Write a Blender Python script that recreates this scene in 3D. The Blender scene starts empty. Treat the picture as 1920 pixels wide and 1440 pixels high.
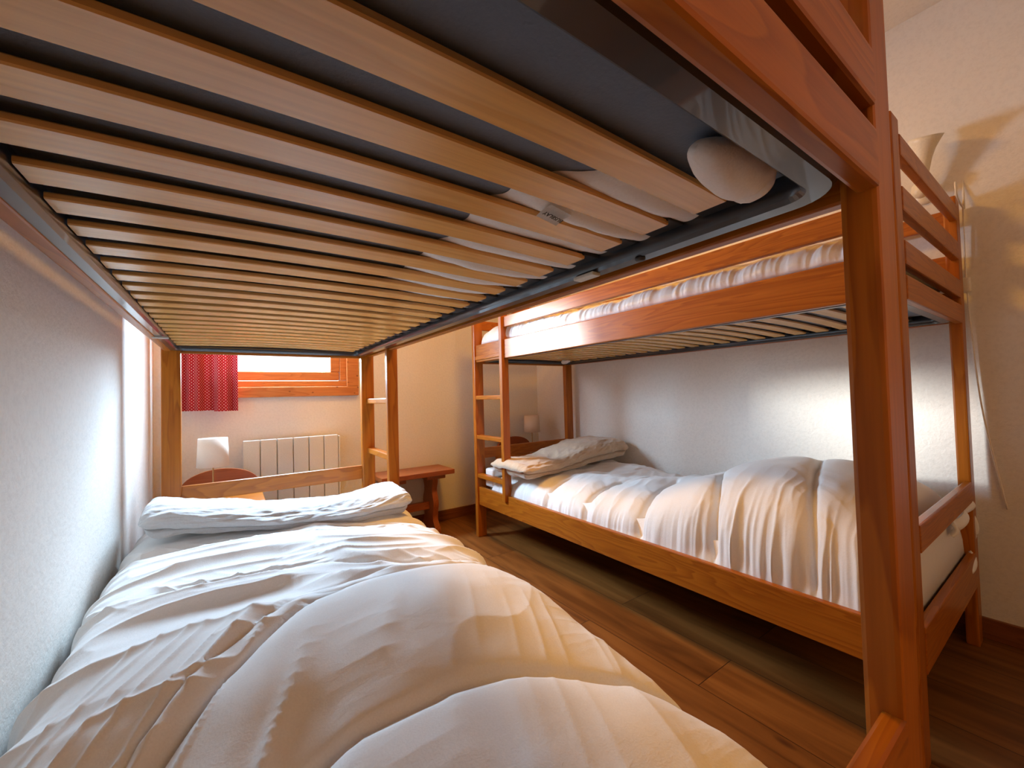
import bpy, bmesh, math, random
import numpy as np
from mathutils import Vector, Matrix

random.seed(7)
scene = bpy.context.scene
COL = scene.collection

# ------------------------------------------------------------------ camera
H = 0.8775
cam = bpy.data.cameras.new('camera')
cam.sensor_fit = 'HORIZONTAL'; cam.sensor_width = 36.0
cam.lens = 36.0 * 762.3 / 1920.0
cam.clip_start = 0.01; cam.clip_end = 60
camo = bpy.data.objects.new('camera', cam); COL.objects.link(camo)
RX = Vector((0.8196842, -0.5722050, -0.0264427))
UX = Vector((0.0064259, -0.0369743, 0.9992956))
FX = Vector((0.5727796, 0.8192767, 0.0266303))
m = Matrix((RX, UX, -FX)).transposed().to_4x4(); m.translation = (0, 0, H)
camo.matrix_world = m
scene.camera = camo

# ------------------------------------------------------------------ render look
scene.view_settings.view_transform = 'Standard'
scene.view_settings.look = 'None'
scene.view_settings.gamma = 1.0
scene.view_settings.use_curve_mapping = False
scene.view_settings.exposure = 0.28
try:
    scene.cycles.max_bounces = 10; scene.cycles.diffuse_bounces = 6
    scene.cycles.glossy_bounces = 4; scene.cycles.transmission_bounces = 6
    scene.cycles.use_denoising = True
    scene.cycles.sample_clamp_indirect = 6
    scene.cycles.caustics_reflective = False; scene.cycles.caustics_refractive = False
except Exception:
    pass

# ------------------------------------------------------------------ world and lights
w = bpy.data.worlds.new('world'); scene.world = w; w.use_nodes = True
bg = w.node_tree.nodes['Background']
bg.inputs[0].default_value = (0.80, 0.90, 1.0, 1); bg.inputs[1].default_value = 4.0

def area(name, loc, target, sx, sy, power, color, spread=180):
    l = bpy.data.lights.new(name, 'AREA'); l.shape = 'RECTANGLE'; l.size = sx; l.size_y = sy
    l.energy = power; l.color = color; l.spread = math.radians(spread)
    o = bpy.data.objects.new(name, l); COL.objects.link(o); o.location = loc
    d = Vector(target) - Vector(loc); o.rotation_euler = d.to_track_quat('-Z', 'Y').to_euler()
    return o
# bright sky and snow seen through the window
area('window_daylight', (0.225, 2.765, 1.29), (0.225, 1.6, 0.52), 0.60, 0.46, 66, (0.54, 0.76, 1.0), 145)
# low sun through the window, towards the aisle
sun = bpy.data.lights.new('low_sun', 'SUN'); sun.energy = 8.0; sun.angle = math.radians(9); sun.color = (1.0, 0.97, 0.93)
so = bpy.data.objects.new('low_sun', sun); COL.objects.link(so)
so.rotation_euler = Vector((1, -1.2, -0.26)).to_track_quat('-Z', 'Y').to_euler(); so.location = (0, 6, 3)
# warm ceiling lamp over the aisle and warm light from the hallway end of the room
area('ceiling_lamp_light', (0.98, 1.35, 2.2), (0.98, 1.35, 0), 0.28, 0.28, 17, (1.0, 0.46, 0.045))
area('hallway_lamp_light', (0.35, -1.5, 1.20), (0.5, 0.6, 1.1), 0.6, 0.9, 5.5, (1.0, 0.50, 0.12))

# ------------------------------------------------------------------ node helpers
def mat(name):
    mt = bpy.data.materials.new(name); mt.use_nodes = True
    nt = mt.node_tree; b = nt.nodes['Principled BSDF']
    return mt, nt, b
def N(nt, t, **k):
    n = nt.nodes.new(t)
    for a, v in k.items():
        if a.startswith('i_'):
            key = a[2:]; key = int(key) if key.isdigit() else key.replace('_', ' ')
            n.inputs[key].default_value = v
        else: setattr(n, a, v)
    return n
def ramp(nt, stops, interp='LINEAR'):
    r = nt.nodes.new('ShaderNodeValToRGB'); cr = r.color_ramp; cr.interpolation = interp
    while len(cr.elements) < len(stops): cr.elements.new(0.5)
    for e, (p, c) in zip(cr.elements, stops): e.position = p; e.color = (*c, 1)
    return r
def mixc(nt, a, b, f, blend='MIX'):
    mx = nt.nodes.new('ShaderNodeMix'); mx.data_type = 'RGBA'; mx.blend_type = blend
    for sock, v in ((0, f), (6, a), (7, b)):
        if hasattr(v, 'is_linked') or isinstance(v, bpy.types.NodeSocket): nt.links.new(v, mx.inputs[sock])
        elif sock == 0: mx.inputs[0].default_value = v
        else: mx.inputs[sock].default_value = (*v, 1)
    return mx.outputs[2]

def wood(name, axis, c1, c2, c3, rough=0.35, scale=1.0, coat=0.10, rings=1.0, knots=False, bump=0.08, spec=0.3):
    mt, nt, b = mat(name); L = nt.links
    tc = N(nt, 'ShaderNodeTexCoord'); oi = N(nt, 'ShaderNodeObjectInfo')
    mul = N(nt, 'ShaderNodeVectorMath', operation='SCALE'); mul.inputs[3].default_value = 7.0
    cmb = N(nt, 'ShaderNodeCombineXYZ')
    for i in range(3): L.new(oi.outputs['Random'], cmb.inputs[i])
    L.new(cmb.outputs[0], mul.inputs[0])
    add = N(nt, 'ShaderNodeVectorMath', operation='ADD')
    L.new(tc.outputs['Object'], add.inputs[0]); L.new(mul.outputs[0], add.inputs[1])
    mp = N(nt, 'ShaderNodeMapping'); s = [9.0 * scale] * 3; s['xyz'.index(axis)] = 0.9 * scale
    mp.inputs['Scale'].default_value = s; L.new(add.outputs[0], mp.inputs[0])
    n1 = N(nt, 'ShaderNodeTexNoise'); n1.inputs['Scale'].default_value = 1.1; n1.inputs['Detail'].default_value = 3
    n1.inputs['Distortion'].default_value = 0.4
    L.new(mp.outputs[0], n1.inputs[0])
    # growth rings from an iso-contoured noise
    mm = N(nt, 'ShaderNodeMath', operation='MULTIPLY'); mm.inputs[1].default_value = 17.0 * rings; L.new(n1.outputs[0], mm.inputs[0])
    fr = N(nt, 'ShaderNodeMath', operation='FRACT'); L.new(mm.outputs[0], fr.inputs[0])
    mp2 = N(nt, 'ShaderNodeMapping'); s2 = [160.0 * scale] * 3; s2['xyz'.index(axis)] = 5.0 * scale
    mp2.inputs['Scale'].default_value = s2; L.new(add.outputs[0], mp2.inputs[0])
    n2 = N(nt, 'ShaderNodeTexNoise'); n2.inputs['Scale'].default_value = 1.0; n2.inputs['Detail'].default_value = 2
    L.new(mp2.outputs[0], n2.inputs[0])
    rp = ramp(nt, [(0.0, c1), (0.55, c2), (0.9, c3), (1.0, c1)]); L.new(fr.outputs[0], rp.inputs[0])
    rf = ramp(nt, [(0.3, tuple(x * 0.72 for x in c2)), (0.7, tuple(min(1, x * 1.12) for x in c2))]); L.new(n2.outputs[0], rf.inputs[0])
    col = mixc(nt, rp.outputs[0], rf.outputs[0], 0.45)
    if knots:
        vor = N(nt, 'ShaderNodeTexVoronoi'); vor.inputs['Scale'].default_value = 26
        mp3 = N(nt, 'ShaderNodeMapping'); s3 = [1.0] * 3; s3['xyz'.index(axis)] = 0.7; mp3.inputs['Scale'].default_value = s3
        L.new(add.outputs[0], mp3.inputs[0]); L.new(mp3.outputs[0], vor.inputs[0])
        rk = ramp(nt, [(0.05, (1, 1, 1)), (0.15, (0, 0, 0))]); L.new(vor.outputs[0], rk.inputs[0])
        col = mixc(nt, col, tuple(x * 0.35 for x in c3), rk.outputs[0])
    L.new(col, b.inputs['Base Color'])
    b.inputs['Roughness'].default_value = rough
    b.inputs['Coat Weight'].default_value = coat; b.inputs['Coat Roughness'].default_value = 0.25
    b.inputs['Specular IOR Level'].default_value = spec
    bp = N(nt, 'ShaderNodeBump'); bp.inputs['Strength'].default_value = bump; bp.inputs['Distance'].default_value = 0.002
    L.new(n2.outputs[0], bp.inputs['Height']); L.new(bp.outputs[0], b.inputs['Normal'])
    return mt

PINE = dict(c1=(0.47, 0.150, 0.011), c2=(0.38, 0.108, 0.007), c3=(0.27, 0.065, 0.004))
W = {a: wood('bed_pine_' + a, a, **PINE, rough=0.36, rings=(.55 if a == 'z' else 1.0), coat=0.06) for a in 'xyz'}
SLAT = wood('birch_slat', 'x', (0.82, 0.47, 0.150), (0.77, 0.42, 0.120), (0.68, 0.345, 0.088), rough=0.27, rings=0.35, coat=0.5, bump=0.03)
WINW = wood('window_pine', 'x', (0.60, 0.24, 0.07), (0.55, 0.20, 0.055), (0.42, 0.13, 0.03), rough=0.45, knots=True)
WINZ = wood('window_pine_sash', 'x', (0.60, 0.24, 0.07), (0.55, 0.20, 0.055), (0.42, 0.13, 0.03), rough=0.45)
DARKW = {a: wood('bench_oak_' + a, a, (0.36, 0.10, 0.028), (0.31, 0.08, 0.02), (0.22, 0.05, 0.012), rough=0.35) for a in 'xyz'}
BASEW = {a: wood('skirting_wood_' + a, a, (0.25, 0.085, 0.03), (0.21, 0.065, 0.022), (0.15, 0.04, 0.014), rough=0.45) for a in 'xy'}

def simple(name, col, rough=0.5, metal=0.0, bump=0, bscale=200, **k):
    mt, nt, b = mat(name)
    b.inputs['Base Color'].default_value = (*col, 1); b.inputs['Roughness'].default_value = rough; b.inputs['Metallic'].default_value = metal
    tc = N(nt, 'ShaderNodeTexCoord'); n = N(nt, 'ShaderNodeTexNoise'); n.inputs['Scale'].default_value = bscale; n.inputs['Detail'].default_value = 4
    nt.links.new(tc.outputs['Object'], n.inputs[0])
    r = ramp(nt, [(0.3, tuple(c * 0.93 for c in col)), (0.7, tuple(min(1, c * 1.04) for c in col))]); nt.links.new(n.outputs[0], r.inputs[0])
    nt.links.new(r.outputs[0], b.inputs['Base Color'])
    if bump:
        bp = N(nt, 'ShaderNodeBump'); bp.inputs['Strength'].default_value = bump; bp.inputs['Distance'].default_value = 0.002
        nt.links.new(n.outputs[0], bp.inputs['Height']); nt.links.new(bp.outputs[0], b.inputs['Normal'])
    for kk, v in k.items(): b.inputs[kk.replace('_', ' ')].default_value = v
    return mt

def plaster(name, col, stains=()):
    mt, nt, b = mat(name); L = nt.links
    tc = N(nt, 'ShaderNodeTexCoord')
    n1 = N(nt, 'ShaderNodeTexNoise'); n1.inputs['Scale'].default_value = 90; n1.inputs['Detail'].default_value = 6; n1.inputs['Roughness'].default_value = 0.6
    n2 = N(nt, 'ShaderNodeTexNoise'); n2.inputs['Scale'].default_value = 3; n2.inputs['Detail'].default_value = 3
    L.new(tc.outputs['Object'], n1.inputs[0]); L.new(tc.outputs['Object'], n2.inputs[0])
    r = ramp(nt, [(0.3, tuple(c * 0.97 for c in col)), (0.7, col)]); L.new(n2.outputs[0], r.inputs[0])
    r1 = ramp(nt, [(0.35, (0.94, 0.94, 0.94)), (0.55, (1, 1, 1))]); L.new(n1.outputs[0], r1.inputs[0])
    c = mixc(nt, r.outputs[0], r1.outputs[0], 1.0, 'MULTIPLY')
    for (x, y, z, rx, ry, rz, a) in stains:      # scuff marks at fixed spots of the wall
        mp = N(nt, 'ShaderNodeMapping'); mp.vector_type = 'POINT'
        mp.inputs['Location'].default_value = (-x / rx, -y / ry, -z / rz); mp.inputs['Scale'].default_value = (1 / rx, 1 / ry, 1 / rz)
        L.new(tc.outputs['Object'], mp.inputs[0])
        ln = N(nt, 'ShaderNodeVectorMath', operation='LENGTH'); L.new(mp.outputs[0], ln.inputs[0])
        rs = ramp(nt, [(0.2, (a, a, a)), (1.0, (0, 0, 0))]); L.new(ln.outputs['Value'], rs.inputs[0])
        c = mixc(nt, c, (0.28, 0.27, 0.27), rs.outputs[0])
    L.new(c, b.inputs['Base Color']); b.inputs['Roughness'].default_value = 0.85
    bp = N(nt, 'ShaderNodeBump'); bp.inputs['Strength'].default_value = 0.55; bp.inputs['Distance'].default_value = 0.003
    L.new(n1.outputs[0], bp.inputs['Height']); L.new(bp.outputs[0], b.inputs['Normal'])
    return mt
WALL = plaster('white_plaster', (0.80, 0.765, 0.71))
WALL_L = plaster('white_plaster_scuffed', (0.80, 0.765, 0.71), stains=[(-0.305, 0.98, 0.74, 0.03, 0.018, 0.09, 0.45), (-0.305, 0.66, 0.80, 0.03, 0.012, 0.04, 0.4)])

def fabric(name, col, rough=0.9, bump=0.3, scale=350, sheen=0.2):
    mt, nt, b = mat(name); L = nt.links
    tc = N(nt, 'ShaderNodeTexCoord')
    n = N(nt, 'ShaderNodeTexNoise'); n.inputs['Scale'].default_value = scale; n.inputs['Detail'].default_value = 3
    n2 = N(nt, 'ShaderNodeTexNoise'); n2.inputs['Scale'].default_value = 45; n2.inputs['Detail'].default_value = 5
    L.new(tc.outputs['Object'], n.inputs[0]); L.new(tc.outputs['Object'], n2.inputs[0])
    r = ramp(nt, [(0.3, tuple(c * 0.94 for c in col)), (0.7, col)]); L.new(n.outputs[0], r.inputs[0]); L.new(r.outputs[0], b.inputs['Base Color'])
    b.inputs['Roughness'].default_value = rough; b.inputs['Sheen Weight'].default_value = sheen
    ad = N(nt, 'ShaderNodeMath', operation='ADD'); L.new(n.outputs[0], ad.inputs[0])
    m3 = N(nt, 'ShaderNodeMath', operation='MULTIPLY'); m3.inputs[1].default_value = 2.0; L.new(n2.outputs[0], m3.inputs[0]); L.new(m3.outputs[0], ad.inputs[1])
    bp = N(nt, 'ShaderNodeBump'); bp.inputs['Strength'].default_value = bump; bp.inputs['Distance'].default_value = 0.0015
    L.new(ad.outputs[0], bp.inputs['Height']); L.new(bp.outputs[0], b.inputs['Normal'])
    return mt
DUVET = fabric('white_cotton', (0.82, 0.81, 0.80), bump=0.22)
SHEET = fabric('white_sheet', (0.84, 0.83, 0.81), bump=0.2)
PLUSH_A = fabric('pale_plush', (0.52, 0.51, 0.51), bump=0.8, scale=160, sheen=0.5)
PLUSH_B = fabric('beige_plush', (0.56, 0.42, 0.29), bump=0.7, scale=160, sheen=0.4)
NAVY = fabric('slate_mattress_cloth', (0.155, 0.20, 0.27), bump=0.5, scale=260)
TICK = fabric('olive_mattress_cloth', (0.33, 0.29, 0.22), bump=0.5, scale=220)
STEEL = simple('black_enamel', (0.016, 0.019, 0.025), rough=0.28, metal=0.0, bscale=60)
STEEL.node_tree.nodes['Principled BSDF'].inputs['Coat Weight'].default_value = 0.6
HOLDER = simple('black_plastic', (0.018, 0.018, 0.02), rough=0.5)
CLIP = simple('pale_plastic', (0.62, 0.64, 0.60), rough=0.4)
WHITEP = simple('cream_plastic', (0.80, 0.76, 0.68), rough=0.4)
RADI = simple('radiator_enamel', (0.72, 0.70, 0.63), rough=0.45)
SHADE = fabric('lamp_shade_cloth', (0.78, 0.68, 0.57), bump=0.2, sheen=0.0)
_nt = SHADE.node_tree; _tr = _nt.nodes.new('ShaderNodeBsdfTranslucent'); _tr.inputs[0].default_value = (0.9, 0.84, 0.74, 1)
_ms = _nt.nodes.new('ShaderNodeMixShader'); _ms.inputs[0].default_value = 0.0
_nt.links.new(_nt.nodes['Principled BSDF'].outputs[0], _ms.inputs[1]); _nt.links.new(_tr.outputs[0], _ms.inputs[2]); _nt.links.new(_ms.outputs[0], _nt.nodes['Material Output'].inputs[0])
BRASS = simple('brass', (0.50, 0.30, 0.13), rough=0.3, metal=0.8)
CERAM = simple('cream_ceramic', (0.78, 0.72, 0.58), rough=0.35)
INK = simple('black_ink', (0.01, 0.01, 0.01), rough=0.7)

# curtain: red cloth with small staggered white dots, laid out on the cloth's own uv
def curtain_mat():
    mt, nt, b = mat('red_dotted_cotton'); L = nt.links
    uv = N(nt, 'ShaderNodeUVMap'); outs = []
    for off in (0.0, 0.5):
        mp = N(nt, 'ShaderNodeMapping'); mp.inputs['Scale'].default_value = (1 / 0.0168, 1 / 0.0150, 1); mp.inputs['Location'].default_value = (off, off, 0)
        L.new(uv.outputs[0], mp.inputs[0])
        f = N(nt, 'ShaderNodeVectorMath', operation='FRACTION'); L.new(mp.outputs[0], f.inputs[0])
        s = N(nt, 'ShaderNodeVectorMath', operation='SUBTRACT'); s.inputs[1].default_value = (0.5, 0.5, 0); L.new(f.outputs[0], s.inputs[0])
        ln = N(nt, 'ShaderNodeVectorMath', operation='LENGTH'); L.new(s.outputs[0], ln.inputs[0])
        lt = N(nt, 'ShaderNodeMath', operation='LESS_THAN'); lt.inputs[1].default_value = 0.125; L.new(ln.outputs['Value'], lt.inputs[0]); outs.append(lt.outputs[0])
    mxn = N(nt, 'ShaderNodeMath', operation='MAXIMUM'); L.new(outs[0], mxn.inputs[0]); L.new(outs[1], mxn.inputs[1])
    c = mixc(nt, (0.36, 0.003, 0.008), (0.85, 0.66, 0.60), mxn.outputs[0])
    L.new(c, b.inputs['Base Color']); b.inputs['Roughness'].default_value = 0.9
    # thin cloth lets some daylight through
    tr = N(nt, 'ShaderNodeBsdfTranslucent'); L.new(c, tr.inputs[0])
    ms = N(nt, 'ShaderNodeMixShader'); ms.inputs[0].default_value = 0.04
    L.new(b.outputs[0], ms.inputs[1]); L.new(tr.outputs[0], ms.inputs[2]); L.new(ms.outputs[0], nt.nodes['Material Output'].inputs[0])
    return mt
CURT = curtain_mat()

def glass_mat():
    mt, nt, b = mat('window_glass'); L = nt.links
    tr = N(nt, 'ShaderNodeBsdfTransparent'); tr.inputs[0].default_value = (0.97, 0.985, 0.98, 1)
    gl = N(nt, 'ShaderNodeBsdfGlossy'); gl.inputs['Roughness'].default_value = 0.02
    ms = N(nt, 'ShaderNodeMixShader'); ms.inputs[0].default_value = 0.05; L.new(tr.outputs[0], ms.inputs[1]); L.new(gl.outputs[0], ms.inputs[2])
    L.new(ms.outputs[0], nt.nodes['Material Output'].inputs[0]); return mt
GLASS = glass_mat()

def floor_mat():
    mt, nt, b = mat('floor_laminate'); L = nt.links
    tc = N(nt, 'ShaderNodeTexCoord')
    sp = N(nt, 'ShaderNodeSeparateXYZ'); L.new(tc.outputs['Object'], sp.inputs[0])
    cb = N(nt, 'ShaderNodeCombineXYZ'); L.new(sp.outputs[1], cb.inputs[0]); L.new(sp.outputs[0], cb.inputs[1])
    mp0 = N(nt, 'ShaderNodeMapping'); mp0.inputs['Location'].default_value = (0.05, 0.0, 0); L.new(cb.outputs[0], mp0.inputs[0])
    br = N(nt, 'ShaderNodeTexBrick'); br.offset = 0.37; br.inputs['Scale'].default_value = 1.0
    br.inputs['Brick Width'].default_value = 1.2; br.inputs['Row Height'].default_value = 0.19
    br.inputs['Mortar Size'].default_value = 0.0014; br.inputs['Mortar Smooth'].default_value = 0.3
    br.inputs['Color1'].default_value = (0.0, 0, 0, 1); br.inputs['Color2'].default_value = (1, 1, 1, 1); br.inputs['Mortar'].default_value = (0, 0, 0, 1)
    L.new(mp0.outputs[0], br.inputs[0])
    mp = N(nt, 'ShaderNodeMapping'); mp.inputs['Scale'].default_value = (14, 1.3, 14); L.new(tc.outputs['Object'], mp.inputs[0])
    vadd = N(nt, 'ShaderNodeVectorMath', operation='ADD'); sc = N(nt, 'ShaderNodeVectorMath', operation='SCALE'); sc.inputs[3].default_value = 5
    L.new(br.outputs[0], sc.inputs[0]); L.new(mp.outputs[0], vadd.inputs[0]); L.new(sc.outputs[0], vadd.inputs[1])
    n1 = N(nt, 'ShaderNodeTexNoise'); n1.inputs['Scale'].default_value = 1.2; n1.inputs['Detail'].default_value = 6; n1.inputs['Distortion'].default_value = 0.8
    L.new(vadd.outputs[0], n1.inputs[0])
    rp = ramp(nt, [(0.25, (0.085, 0.028, 0.006)), (0.5, (0.19, 0.070, 0.015)), (0.75, (0.29, 0.118, 0.028))]); L.new(n1.outputs[0], rp.inputs[0])
    tint = mixc(nt, (0.90, 0.90, 0.90), (1.06, 1.04, 1.0), br.outputs[0])
    c = mixc(nt, rp.outputs[0], tint, 1.0, 'MULTIPLY')
    vor = N(nt, 'ShaderNodeTexVoronoi'); vor.inputs['Scale'].default_value = 3.2
    mpv = N(nt, 'ShaderNodeMapping'); mpv.inputs['Scale'].default_value = (1.6, 0.7, 1); L.new(tc.outputs['Object'], mpv.inputs[0]); L.new(mpv.outputs[0], vor.inputs[0])
    rk = ramp(nt, [(0.02, (1, 1, 1)), (0.07, (0, 0, 0))]); L.new(vor.outputs[0], rk.inputs[0])
    c = mixc(nt, c, (0.06, 0.018, 0.006), rk.outputs[0])
    c = mixc(nt, c, (0.035, 0.012, 0.005), br.outputs['Fac'])
    L.new(c, b.inputs['Base Color']); b.inputs['Roughness'].default_value = 0.42; b.inputs['Specular IOR Level'].default_value = 0.3
    bp = N(nt, 'ShaderNodeBump'); bp.inputs['Strength'].default_value = 0.15; bp.inputs['Distance'].default_value = 0.002
    L.new(n1.outputs[0], bp.inputs['Height']); L.new(bp.outputs[0], b.inputs['Normal'])
    return mt
FLOOR = floor_mat()

# ------------------------------------------------------------------ object helpers
def obj(name, me, material, parent=None, smooth=False):
    if isinstance(me, bmesh.types.BMesh):
        bm = me; bmesh.ops.recalc_face_normals(bm, faces=bm.faces)
        me = bpy.data.meshes.new(name); bm.to_mesh(me); bm.free()
    if material and not me.materials: me.materials.append(material)
    if smooth:
        for p in me.polygons: p.use_smooth = True
    o = bpy.data.objects.new(name, me); COL.objects.link(o)
    if parent: o.parent = parent
    return o
def tag(o, label, cat, group=None):
    o['label'] = label; o['category'] = cat
    if group: o['group'] = group
    return o
def thing(name, label, cat, loc, group=None):
    o = bpy.data.objects.new(name, None); COL.objects.link(o); o.location = loc; o.empty_display_size = 0.05
    return tag(o, label, cat, group)
def struct(name, bm, material, parent=None):
    o = obj(name, bm, material, parent); o['kind'] = 'structure' if parent is None else 'structure'
    return o
def box(bm, x0, x1, y0, y1, z0, z1, bev=0.0, seg=2):
    x0, x1 = min(x0, x1), max(x0, x1)
    vs = [bm.verts.new((x, y, z)) for x in (x0, x1) for y in (y0, y1) for z in (z0, z1)]
    F = [(0, 1, 3, 2), (4, 6, 7, 5), (0, 4, 5, 1), (2, 3, 7, 6), (0, 2, 6, 4), (1, 5, 7, 3)]
    fs = [bm.faces.new([vs[i] for i in f]) for f in F]
    if bev > 0:
        es = list({e for f in fs for e in f.edges})
        bmesh.ops.bevel(bm, geom=es, offset=bev, segments=seg, profile=0.6, affect='EDGES')
    return bm
def B(x0, x1, y0, y1, z0, z1, bev=0.0, seg=2):
    return box(bmesh.new(), x0, x1, y0, y1, z0, z1, bev, seg)
def tube(bm, pts, r, n=10, closed=False):
    pts = [Vector(p) for p in pts]; rings = []
    prev = None
    for i, p in enumerate(pts):
        if closed: t = (pts[(i + 1) % len(pts)] - pts[i - 1])
        else: t = pts[min(i + 1, len(pts) - 1)] - pts[max(i - 1, 0)]
        t.normalize()
        a = prev if prev is not None else (Vector((0, 0, 1)) if abs(t.z) < 0.9 else Vector((1, 0, 0)))
        u = (a - t * a.dot(t)).normalized(); v = t.cross(u); prev = u
        rr = r[i] if isinstance(r, (list, tuple)) else r
        rings.append([bm.verts.new(p + (u * math.cos(2 * math.pi * k / n) + v * math.sin(2 * math.pi * k / n)) * rr) for k in range(n)])
    m_ = len(rings)
    for i in range(m_ if closed else m_ - 1):
        A, C = rings[i], rings[(i + 1) % m_]
        for k in range(n): bm.faces.new((A[k], A[(k + 1) % n], C[(k + 1) % n], C[k]))
    if not closed: bm.faces.new(rings[0][::-1]); bm.faces.new(rings[-1])
    return bm
def lathe(bm, prof, n=32, c=(0, 0, 0), mtx=None, caps=True):
    rings = []
    for r, z in prof:
        ring = []
        for k in range(n):
            p = Vector((r * math.cos(2 * math.pi * k / n), r * math.sin(2 * math.pi * k / n), z))
            if mtx is not None: p = mtx @ p
            ring.append(bm.verts.new(p + Vector(c)))
        rings.append(ring)
    for i in range(len(rings) - 1):
        for k in range(n): bm.faces.new((rings[i][k], rings[i][(k + 1) % n], rings[i + 1][(k + 1) % n], rings[i + 1][k]))
    if caps: bm.faces.new(rings[0][::-1]); bm.faces.new(rings[-1])
    return bm
def prism(pts2, axis, a0, a1, bev=0.0):
    """outline pts2 in the plane normal to axis, extruded a0..a1; for axis x pts are (y,z), for y (x,z), for z (x,y)"""
    bm = bmesh.new()
    def P(p, a): return {'x': (a, p[0], p[1]), 'y': (p[0], a, p[1]), 'z': (p[0], p[1], a)}[axis]
    A = [bm.verts.new(P(p, a0)) for p in pts2]; C = [bm.verts.new(P(p, a1)) for p in pts2]
    f0 = bm.faces.new(A); f1 = bm.faces.new(C[::-1]); n = len(A)
    for i in range(n): bm.faces.new((A[i], C[i], C[(i + 1) % n], A[(i + 1) % n]))
    if bev: bmesh.ops.bevel(bm, geom=list(f0.edges) + list(f1.edges), offset=bev, segments=2, affect='EDGES')
    return bm

def hash2(ix, iy, seed):
    n = (ix.astype(np.int64) * 374761393 + iy.astype(np.int64) * 668265263 + seed * 974634777) & 0x7fffffff
    n = ((n ^ (n >> 13)) * 1274126177) & 0x7fffffff
    n = (n ^ (n >> 16)) & 0xffff
    return n / 65535.0
def vnoise(x, y, seed=0):
    ix = np.floor(x); iy = np.floor(y); fx = x - ix; fy = y - iy
    ux = fx * fx * fx * (fx * (fx * 6 - 15) + 10); uy = fy * fy * fy * (fy * (fy * 6 - 15) + 10)
    a = hash2(ix, iy, seed); b = hash2(ix + 1, iy, seed); c = hash2(ix, iy + 1, seed); d = hash2(ix + 1, iy + 1, seed)
    return (a * (1 - ux) + b * ux) * (1 - uy) + (c * (1 - ux) + d * ux) * uy
def fbm(x, y, seed=0, o=3):
    s = 0; a = 1; t = 0
    for i in range(o):
        s = s + a * vnoise(x * 2 ** i, y * 2 ** i, seed + i * 17); t += a; a *= 0.5
    return s / t
def ridge(x, y, seed=0, o=2):
    s = 0; a = 1; t = 0
    for i in range(o):
        s = s + a * (1 - np.abs(2 * vnoise(x * 2 ** i, y * 2 ** i, seed + 31 * i) - 1)); t += a; a *= 0.5
    return s / t
def crisp(a, p=3.0): return np.clip(a, 0, 1) ** p
def sstep(a, b, x):
    t = np.clip((x - a) / (b - a), 0, 1); return t * t * (3 - 2 * t)
def grid_mesh(name, X, Y, Z, close_bottom=False, wrap=False):
    nv, nu = X.shape
    co = np.stack([X, Y, Z], -1).reshape(-1, 3)
    fs = []
    for j in range(nv - 1):
        for i in range(nu - 1 + (1 if wrap else 0)):
            i2 = (i + 1) % nu
            fs.append((j * nu + i, j * nu + i2, (j + 1) * nu + i2, (j + 1) * nu + i))
        if close_bottom: fs.append((j * nu + nu - 1, j * nu, (j + 1) * nu, (j + 1) * nu + nu - 1))
    if close_bottom or wrap:
        fs.append(tuple(range(nu))[::-1]); fs.append(tuple((nv - 1) * nu + i for i in range(nu)))
    me = bpy.data.meshes.new(name); me.from_pydata(co.tolist(), [], fs); me.update()
    return me

# ------------------------------------------------------------------ the room
XL, XR, YF, YB, ZC = -0.305, 2.138, 2.689, -1.7, 2.27
struct('floor', B(XL - .2, XR + .2, YB - .2, YF + .25, -0.1, 0), FLOOR)
struct('ceiling', B(XL - .2, XR + .2, YB - .2, YF + .25, ZC, ZC + .1), WALL)
struct('wall_left', B(XL - .2, XL, YB - .2, YF + .25, 0, ZC), WALL_L)
struct('wall_right', B(XR, XR + .2, YB - .2, YF + .25, 0, ZC), WALL)
struct('wall_back', B(XL, XR, YB - .2, YB, 0, ZC), WALL)
# far wall with the window opening
OX0, OX1, OZ0, OZ1 = -0.155, 0.612, 0.955, 1.62
bm = bmesh.new()
box(bm, XL, OX0, YF, YF + .25, 0, ZC); box(bm, OX1, XR, YF, YF + .25, 0, ZC)
box(bm, OX0, OX1, YF, YF + .25, 0, OZ0); box(bm, OX0, OX1, YF, YF + .25, OZ1, ZC)
struct('wall_far', bm, WALL)
struct('baseboard_far', B(XL, XR, YF - .014, YF, 0, .07, .003), BASEW['x'])
struct('baseboard_right', B(XR - .014, XR, YB, YF - .014, 0, .07, .003), BASEW['y'])
struct('baseboard_left', B(XL, XL + .014, YB, YF - .014, 0, .07, .003), BASEW['y'])

# window: casing boards, fixed frame, sash and pane
win = struct('window_1', (lambda b: (box(b, OX0 - .065, OX1 + .065, YF - .034, YF, .90, .958, .005),
                                    box(b, OX0 - .065, OX1 + .065, YF - .028, YF, OZ1 - .01, OZ1 + .055, .004),
                                    box(b, OX0 - .065, OX0 + .004, YF - .0275, YF, .958, OZ1 - .01, .003),
                                    box(b, OX1 - .004, OX1 + .065, YF - .0335, YF, .9585, OZ1 - .01, .003), b)[-1])(bmesh.new()), WINW)
f = struct('window_frame', (lambda b: (box(b, OX0 + .002, OX1 - .002, YF - .014, YF + .05, .9595, .993, .004),
                                       box(b, OX0, OX1, YF - .012, YF + .05, OZ1 - .04, OZ1, .003),
                                       box(b, OX0, OX0 + .04, YF - .0115, YF + .05, .995, OZ1 - .04, .003),
                                       box(b, OX1 - .04, OX1, YF - .0115, YF + .05, .995, OZ1 - .04, .003), b)[-1])(bmesh.new()), WINZ, win)
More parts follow.
